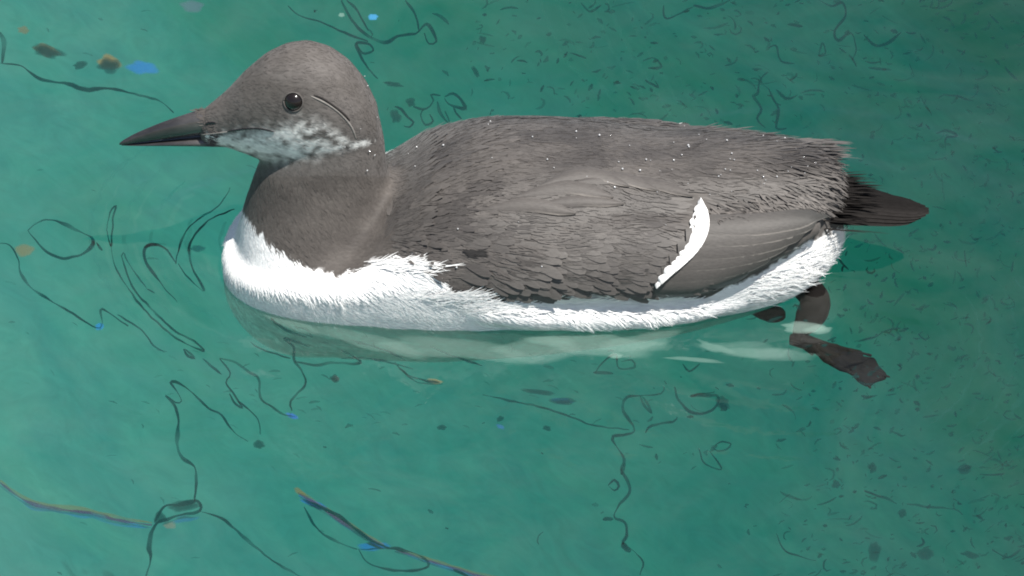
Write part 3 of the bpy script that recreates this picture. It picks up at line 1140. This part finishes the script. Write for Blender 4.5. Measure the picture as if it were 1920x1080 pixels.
LINES = [  # dark lines painting in what the ripples refract
    ([(0, 118), (40, 124), (75, 148), (130, 158), (160, 168), (205, 166), (260, 178), (300, 190), (325, 212)], 3.2),
    ([(0, 60), (8, 80), (4, 118)], 4), 
    ([(640, 0), (655, 30), (680, 60), (720, 80), (745, 68), (780, 62), (800, 45), (812, 60), (818, 78), (805, 82), (795, 62)], 3.6),
    ([(650, 0), (670, 20), (690, 58)], 3.0), ([(760, 0), (780, 30), (785, 60)], 3.0),
    ([(540, 10), (560, 28), (610, 45), (655, 65), (690, 78)], 2.6),
    ([(668, 80), (680, 100), (700, 95), (690, 82), (668, 82), (685, 120), (708, 148)], 2.8),
    ([(740, 200), (752, 205), (765, 220), (776, 229), (768, 238), (757, 236)], 3),
    ([(775, 200), (792, 205), (806, 200), (813, 188), (808, 178), (826, 180)], 3.0), ([(795, 205), (789, 215), (798, 234), (812, 227), (806, 214)], 2.6),
    ([(820, 190), (826, 214), (842, 231), (834, 208)], 2.4), ([(834, 182), (850, 175), (863, 185), (872, 203), (855, 200), (840, 195), (834, 184)], 3.2), ([(850, 200), (856, 214), (866, 223)], 2.4),
    # loop and line at the left of the breast
    ([(52, 432), (75, 415), (105, 414), (140, 430), (172, 446), (172, 462), (150, 478), (118, 484), (90, 474), (70, 455), (52, 432)], 3.0),
    ([(0, 456), (18, 460), (34, 485), (40, 515), (60, 540), (100, 566), (140, 590), (180, 614), (192, 605), (192, 580), (240, 612)], 2.6),
    ([(180, 455), (192, 470)], 4),
    ([(200, 430), (206, 400), (218, 386), (212, 410), (208, 462), (200, 430)], 2.0),
    ([(208, 462), (216, 500), (240, 540), (270, 580), (310, 618), (340, 640), (382, 658), (365, 640), (330, 622), (290, 585), (250, 540), (228, 480), (232, 474), (245, 500), (275, 540)], 2.2),
    ([(275, 540), (290, 550)], 1.6),
    ([(333, 567), (300, 530), (274, 490), (272, 464), (292, 458), (315, 470), (330, 495)], 2.5),
    ([(330, 495), (332, 480), (345, 440), (370, 412), (410, 386), (432, 352)], 2.2),
    ([(440, 392), (400, 408), (372, 432), (355, 462), (360, 500), (383, 545), (352, 520), (334, 494)], 2.4),
    ([(345, 654), (365, 672), (352, 668), (345, 654)], 3), ([(380, 672), (416, 702)], 3),
    ([(220, 590), (262, 616), (290, 650), (313, 660)], 1.8),
    ([(412, 672), (440, 678), (470, 700), (485, 710), (488, 745), (510, 762), (535, 778), (555, 782)], 2.4),
    ([(548, 770), (545, 752), (572, 722), (568, 700), (552, 675), (550, 650), (532, 635), (560, 642), (580, 650)], 3.0),
    ([(552, 678), (590, 684), (625, 680), (675, 680), (640, 656)], 2.6),
    ([(575, 632), (540, 620), (515, 604), (510, 592), (530, 590)], 2.6), ([(550, 612), (575, 620), (585, 632), (560, 622)], 1.8),
    ([(470, 640), (490, 655), (545, 672)], 1.6),
    ([(412, 672), (432, 700), (424, 718), (440, 742), (455, 765), (442, 758), (430, 738)], 2.8), ([(445, 752), (470, 770), (485, 790), (488, 815)], 2.4),
    ([(310, 740), (330, 755), (340, 752), (332, 735), (320, 718), (335, 718), (362, 738), (390, 765), (415, 778), (430, 800), (445, 815), (465, 828)], 2.2),
    ([(310, 742), (328, 762), (335, 790), (332, 830), (342, 858), (365, 875), (368, 900), (365, 940)], 3.6),
    ([(290, 980), (308, 950), (340, 945), (370, 940), (375, 958), (340, 965), (310, 975), (290, 985), (280, 1020), (282, 1050), (272, 1085)], 4.2),
    ([(378, 960), (420, 975), (460, 1010), (510, 1050), (570, 1085)], 2.6),
    ([(570, 950), (590, 985), (620, 1010), (670, 1030)], 2.4), ([(575, 938), (640, 970), (690, 1010), (730, 1028)], 3.0),
    ([(672, 1030), (690, 1055), (730, 1068), (775, 1070), (802, 1062), (800, 1050), (770, 1035), (735, 1028), (690, 1030), (672, 1030)], 2.6),
    ([(850, 1068), (880, 1082)], 3), 
    # under the flank
    ([(905, 740), (960, 752), (1020, 765), (1080, 785), (1110, 797), (1180, 806)], 2.2),
    ([(1200, 1078), (1206, 1055), (1190, 1035), (1168, 1020), (1175, 1005), (1172, 980), (1152, 970), (1162, 945), (1180, 925), (1178, 905), (1165, 880), (1170, 860), (1148, 825), (1150, 818), (1185, 812), (1188, 800), (1168, 768), (1175, 745), (1200, 742), (1240, 738), (1245, 725)], 3.0),
    ([(1165, 890), (1172, 868)], 6), ([(1166, 1018), (1182, 1035)], 7),
    ([(1140, 910), (1152, 900), (1160, 912), (1152, 920), (1140, 910)], 2.6), ([(1130, 974), (1150, 973)], 4),
    ([(1200, 742), (1208, 760), (1222, 775), (1212, 755), (1203, 742)], 2.6),
    ([(1265, 725), (1270, 745), (1288, 768), (1312, 776), (1340, 765), (1345, 742), (1295, 742), (1340, 735)], 3.2), ([(1350, 755), (1362, 770)], 5),
    ([(1210, 812), (1222, 798), (1262, 790), (1270, 782)], 2.2),
    ([(640, 672), (690, 672), (740, 682), (775, 692)], 2.0), ([(740, 678), (760, 700), (790, 712), (825, 718)], 2.4), ([(745, 685), (780, 715), (830, 720)], 1.8),
    ([(806, 648), (850, 668), (905, 685)], 2.0), ([(665, 640), (720, 656), (760, 675)], 2.0),
    ([(1115, 700), (1130, 680), (1155, 665), (1160, 690), (1190, 688), (1185, 675), (1165, 678)], 2.2), ([(1112, 698), (1150, 700)], 2.4),
    ([(1280, 682), (1292, 696), (1312, 682)], 2.0),
    ([(1310, 840), (1322, 870), (1352, 880), (1345, 865), (1330, 845)], 2.0), ([(1340, 835), (1355, 828), (1370, 832), (1362, 842), (1345, 846), (1336, 838)], 2.2),
    # upper right tangle
    ([(1535, 0), (1560, 12), (1580, 5), (1585, 30), (1565, 60), (1572, 75), (1595, 62), (1605, 90), (1600, 110)], 2.6), 
    ([(1440, 90), (1455, 85), (1465, 115), (1490, 118)], 2.6), ([(1440, 135), (1425, 150), (1420, 175), (1412, 180), (1428, 205), (1420, 222), (1435, 240)], 2.8),
    ([(1440, 165), (1450, 185), (1460, 205), (1455, 240), (1475, 240)], 2.6), ([(1535, 105), (1542, 80), (1548, 100), (1535, 105), (1560, 102)], 2.2),
    ([(1620, 65), (1640, 85), (1665, 80), (1690, 60)], 3.4), ([(1455, 168), (1475, 185), (1495, 178)], 3),
    ([(1090, 5), (1105, 22), (1128, 10)], 2.4), ([(1245, 10), (1250, 35), (1300, 12)], 2.4), ([(1300, 10), (1330, 15), (1370, 0)], 3),
    ([(1205, 115), (1225, 108), (1240, 125), (1215, 128)], 2.4), ([(1210, 150), (1235, 165), (1228, 152)], 3),
    ([(1755, 250), (1775, 245), (1795, 255), (1775, 258), (1772, 280)], 2.4), ([(1760, 185), (1770, 178), (1800, 182), (1825, 190)], 2.0),
    ([(1608, 640), (1640, 632), (1660, 620), (1690, 615)], 2.0),
    # lower right
    ([(1620, 920), (1640, 928), (1665, 935), (1682, 945)], 2.6), ([(1700, 945), (1740, 950), (1790, 955), (1805, 965)], 2.2),
    ([(1455, 1000), (1470, 1030), (1490, 1040), (1530, 1052)], 1.6), ([(1860, 1030), (1890, 1045), (1915, 1030)], 2.6),
]
for pts, w in LINES:
    line_obj(pts, w * 1.15)

# blots
BLOTS = [(88, 96, 30, 12, 15), (205, 122, 22, 14, 0), (150, 122, 14, 8, -10), (485, 833, 12, 8, 10), (628, 710, 9, 7, 0), (1640, 1035, 12, 20, 0), (1735, 1038, 16, 12, 10), (1692, 962, 9, 8, 0), (1808, 880, 14, 10, 0), (1568, 908, 9, 8, -30), (1636, 878, 8, 10, 0),
         (738, 158, 18, 5, 6), (828, 802, 9, 5, 0), (938, 785, 8, 5, -30), (1025, 803, 8, 5, 15), (742, 218, 10, 13, -10), (770, 192, 9, 9, 0), (892, 134, 5, 12, -30), (905, 74, 7, 7, 0), (345, 948, 30, 11, -8), (300, 970, 12, 10, 0), (1820, 1040, 18, 6, 12), (1355, 755, 14, 12, 20), (1010, 735, 30, 5, 6), (1055, 752, 24, 7, 0)]


def blot(px, py, a, b_, rot, col, alpha, z=-0.0040, name='dark_blot'):
    bt = Batch()
    k = 26
    s0 = random.uniform(0, 99)
    cr, sr = math.cos(math.radians(rot)), math.sin(math.radians(rot))
    v = [at_z(px, py, z)]; c = [(*col, alpha)]
    for ring, al in ((0.55, 1.0), (0.85, 0.75), (1.08, 0.0)):
        for i in range(k):
            t = 2 * math.pi * i / k
            r = ring * (1 + 0.45 * noise.noise(Vector((math.cos(t) * 1.3 + s0, math.sin(t) * 1.3, 0))))
            x, y = a * r * math.cos(t), b_ * r * math.sin(t)
            v.append(at_z(px + x * cr - y * sr, py + x * sr + y * cr, z)); c.append((*col, alpha * al))
    f = [(0, 1 + i, 1 + (i + 1) % k) for i in range(k)]
    for q in range(2):
        for i in range(k):
            a0 = 1 + q * k + i; a1 = 1 + q * k + (i + 1) % k
            f.append((a0, a0 + k, a1 + k, a1))
    bt.add(v, f, c)
    return bt.build(name, M_TINT, water)


for bx in BLOTS:
    blot(*bx, DARK, 0.75)

# rainbow fringes of refracted light, painted in beside some lines
BLUE, ORANGE, VIOLET = (0.006, 0.07, 0.22), (0.085, 0.075, 0.022), (0.030, 0.028, 0.060)
FRINGE = [
    ([(0, 905), (50, 940), (110, 955), (170, 962), (220, 975), (285, 985)], ORANGE, VIOLET, BLUE, 5.0),
    ([(560, 925), (600, 950), (660, 990), (720, 1025)], ORANGE, VIOLET, BLUE, 4.0),
    ([(740, 1030), (800, 1050), (850, 1065), (900, 1080), (960, 1090)], ORANGE, VIOLET, BLUE, 3.5),
]
for line, c1, c2, c3, w in FRINGE:
    for k, (cc, off) in enumerate(((c1, -4.5), (c2, 0.0), (c3, 5.0))):
        line_obj([(x, y + off * w / 5) for x, y in line], w * (0.8 if k == 1 else 1.15), cc, 0.75 if k == 1 else 0.45, 0.6, (-0.0040 if k == 1 else -0.0050 - 0.0004 * k), 'fringe_band')
for px, py, a, b_, rot, cc, al in ((268, 127, 28, 13, 5, (0.012, 0.10, 0.30), 0.65), (85, 94, 24, 12, 18, (0.12, 0.085, 0.03), 0.7), (205, 118, 20, 14, 10, (0.14, 0.10, 0.03), 0.75),
                                   (44, 56, 12, 7, 0, (0.09, 0.08, 0.04), 0.6), (46, 470, 18, 12, 0, (0.13, 0.085, 0.025), 0.5), (590, 945, 24, 8, 22, (0.006, 0.07, 0.24), 0.75), (700, 1024, 28, 9, -5, (0.006, 0.08, 0.22), 0.7),
                                   (318, 984, 12, 8, 0, (0.13, 0.11, 0.08), 0.4), (345, 974, 26, 6, -8, (0.01, 0.07, 0.16), 0.5), (700, 32, 10, 6, 0, (0.05, 0.25, 0.5), 0.7), (362, 12, 22, 11, 0, (0.06, 0.09, 0.12), 0.6),
                                   (186, 612, 9, 7, 0, (0.01, 0.12, 0.30), 0.7), (548, 780, 12, 5, 20, (0.02, 0.08, 0.30), 0.7), (370, 466, 14, 7, 0, (0.02, 0.13, 0.22), 0.5), (1055, 752, 20, 6, 0, (0.01, 0.08, 0.18), 0.6), (815, 715, 14, 5, 10, (0.16, 0.12, 0.05), 0.6),
                                   (562, 922, 16, 5, 35, (0.10, 0.08, 0.025), 0.55), (628, 710, 8, 6, 0, (0.10, 0.08, 0.08), 0.6), (938, 800, 9, 4, 20, (0.02, 0.08, 0.2), 0.6)):
    blot(px, py, a, b_, rot, cc, al, -0.0060, 'fringe_patch')

# faint light and dark bands painting in the shading of the ripples
for k in range(9):
    a = 135 + 30 * k + random.uniform(-6, 6)
    t0, t1 = math.radians(random.uniform(-60, -25)), math.radians(random.uniform(25, 62))
    arc = [(545 - a * math.cos(t) + 0.15 * a * math.sin(t), 470 + 0.66 * a * math.sin(t)) for t in (t0 + (t1 - t0) * q / 10 for q in range(11))]
    dk = k % 2 == 0
    line_obj(arc, random.uniform(4, 8), (0.01, 0.09, 0.08) if dk else (0.30, 0.44, 0.38), 0.20 if dk else 0.02, 4.0, -0.0012, 'ripple_shading')
for k in range(7):
    x0 = 1010 + 32 * k
    arc = [(x0, -10), (x0 + 25, 60), (x0 + 65, 130), (x0 + 120, 200 + 4 * k)]
    line_obj(arc, random.uniform(3, 8), (0.01, 0.08, 0.06), random.uniform(0.12, 0.28), 4.0, -0.0012, 'ripple_shading')
for k in range(8):
    r = 210 + 34 * k
    arc = [(1560 + r * math.cos(t), 640 + 0.75 * r * math.sin(t)) for t in (math.radians(-25 + 75 * q / 10) for q in range(11))]
    line_obj(arc, random.uniform(3, 7), (0.01, 0.07, 0.06), random.uniform(0.10, 0.25), 5.0, -0.0012, 'ripple_shading')

# pale patches painting in the white belly's broken reflection along the flank
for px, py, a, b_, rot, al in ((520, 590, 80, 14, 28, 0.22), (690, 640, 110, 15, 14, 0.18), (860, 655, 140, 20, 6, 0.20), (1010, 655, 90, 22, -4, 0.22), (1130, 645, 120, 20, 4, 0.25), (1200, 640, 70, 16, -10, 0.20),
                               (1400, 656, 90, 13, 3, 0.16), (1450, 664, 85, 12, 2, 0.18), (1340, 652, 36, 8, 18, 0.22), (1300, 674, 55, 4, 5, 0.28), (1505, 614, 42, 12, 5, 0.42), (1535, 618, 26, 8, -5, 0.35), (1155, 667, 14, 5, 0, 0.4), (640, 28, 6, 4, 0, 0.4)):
    blot(px, py, a, b_, rot, (0.32, 0.46, 0.41), al * 0.72, -0.0010 - random.random() * 0.0008, 'pale_reflection')

# small flecks and squiggles, too many to count
flecks = Batch()
n_f = 0
while n_f < 1500:
    px = random.uniform(560, 1960); py = random.uniform(-20, 1100)
    dens = 0.10 + 0.9 * ss(900, 1750, px)
    if py > 500 and px < 1500:
        dens *= 0.25
    if py < 260 and px > 880:
        dens = max(dens, 0.8)
    if px < 1300 and 240 < py < 640:
        continue
    if random.random() > dens:
        continue
    n_f += 1
    ang = math.atan2(py - 420, px - 1350) + math.pi / 2 + random.gauss(0, 0.5)
    if random.random() < 0.35:
        ang = random.gauss(0.1, 0.3)
    k = random.choice((1, 1, 1, 2, 2, 2, 3, 5))
    L = random.uniform(4, 10)
    pts = [(px, py)]
    turn = random.gauss(0, 0.5)
    for i in range(k):
        ang += turn * random.uniform(0.2, 1.6)
        pts.append((pts[-1][0] + math.cos(ang) * L, pts[-1][1] + math.sin(ang) * L * 0.75))
    ribbon(flecks, pts, random.uniform(2.0, 5.2) if k < 3 else random.uniform(1.5, 3.0), DARK, random.uniform(0.35, 0.95), 0.5, -0.005)
for i in range(110):
    px = random.uniform(0, 560); py = random.uniform(0, 1080)
    if random.random() < 0.6:
        px = random.uniform(200, 1200); py = random.uniform(620, 800)
    ang = random.gauss(0.2, 0.5)
    L = random.uniform(5, 12)
    ribbon(flecks, [(px, py), (px + L * math.cos(ang), py + L * math.sin(ang) * 0.7), (px + 2 * L * math.cos(ang + 0.2), py + 2 * L * 0.7 * math.sin(ang + 0.2))], random.uniform(1.2, 2.6), DARK, random.uniform(0.15, 0.5), 0.5, -0.005)
tag(flecks.build('flecks', M_TINT, water), kind='stuff')
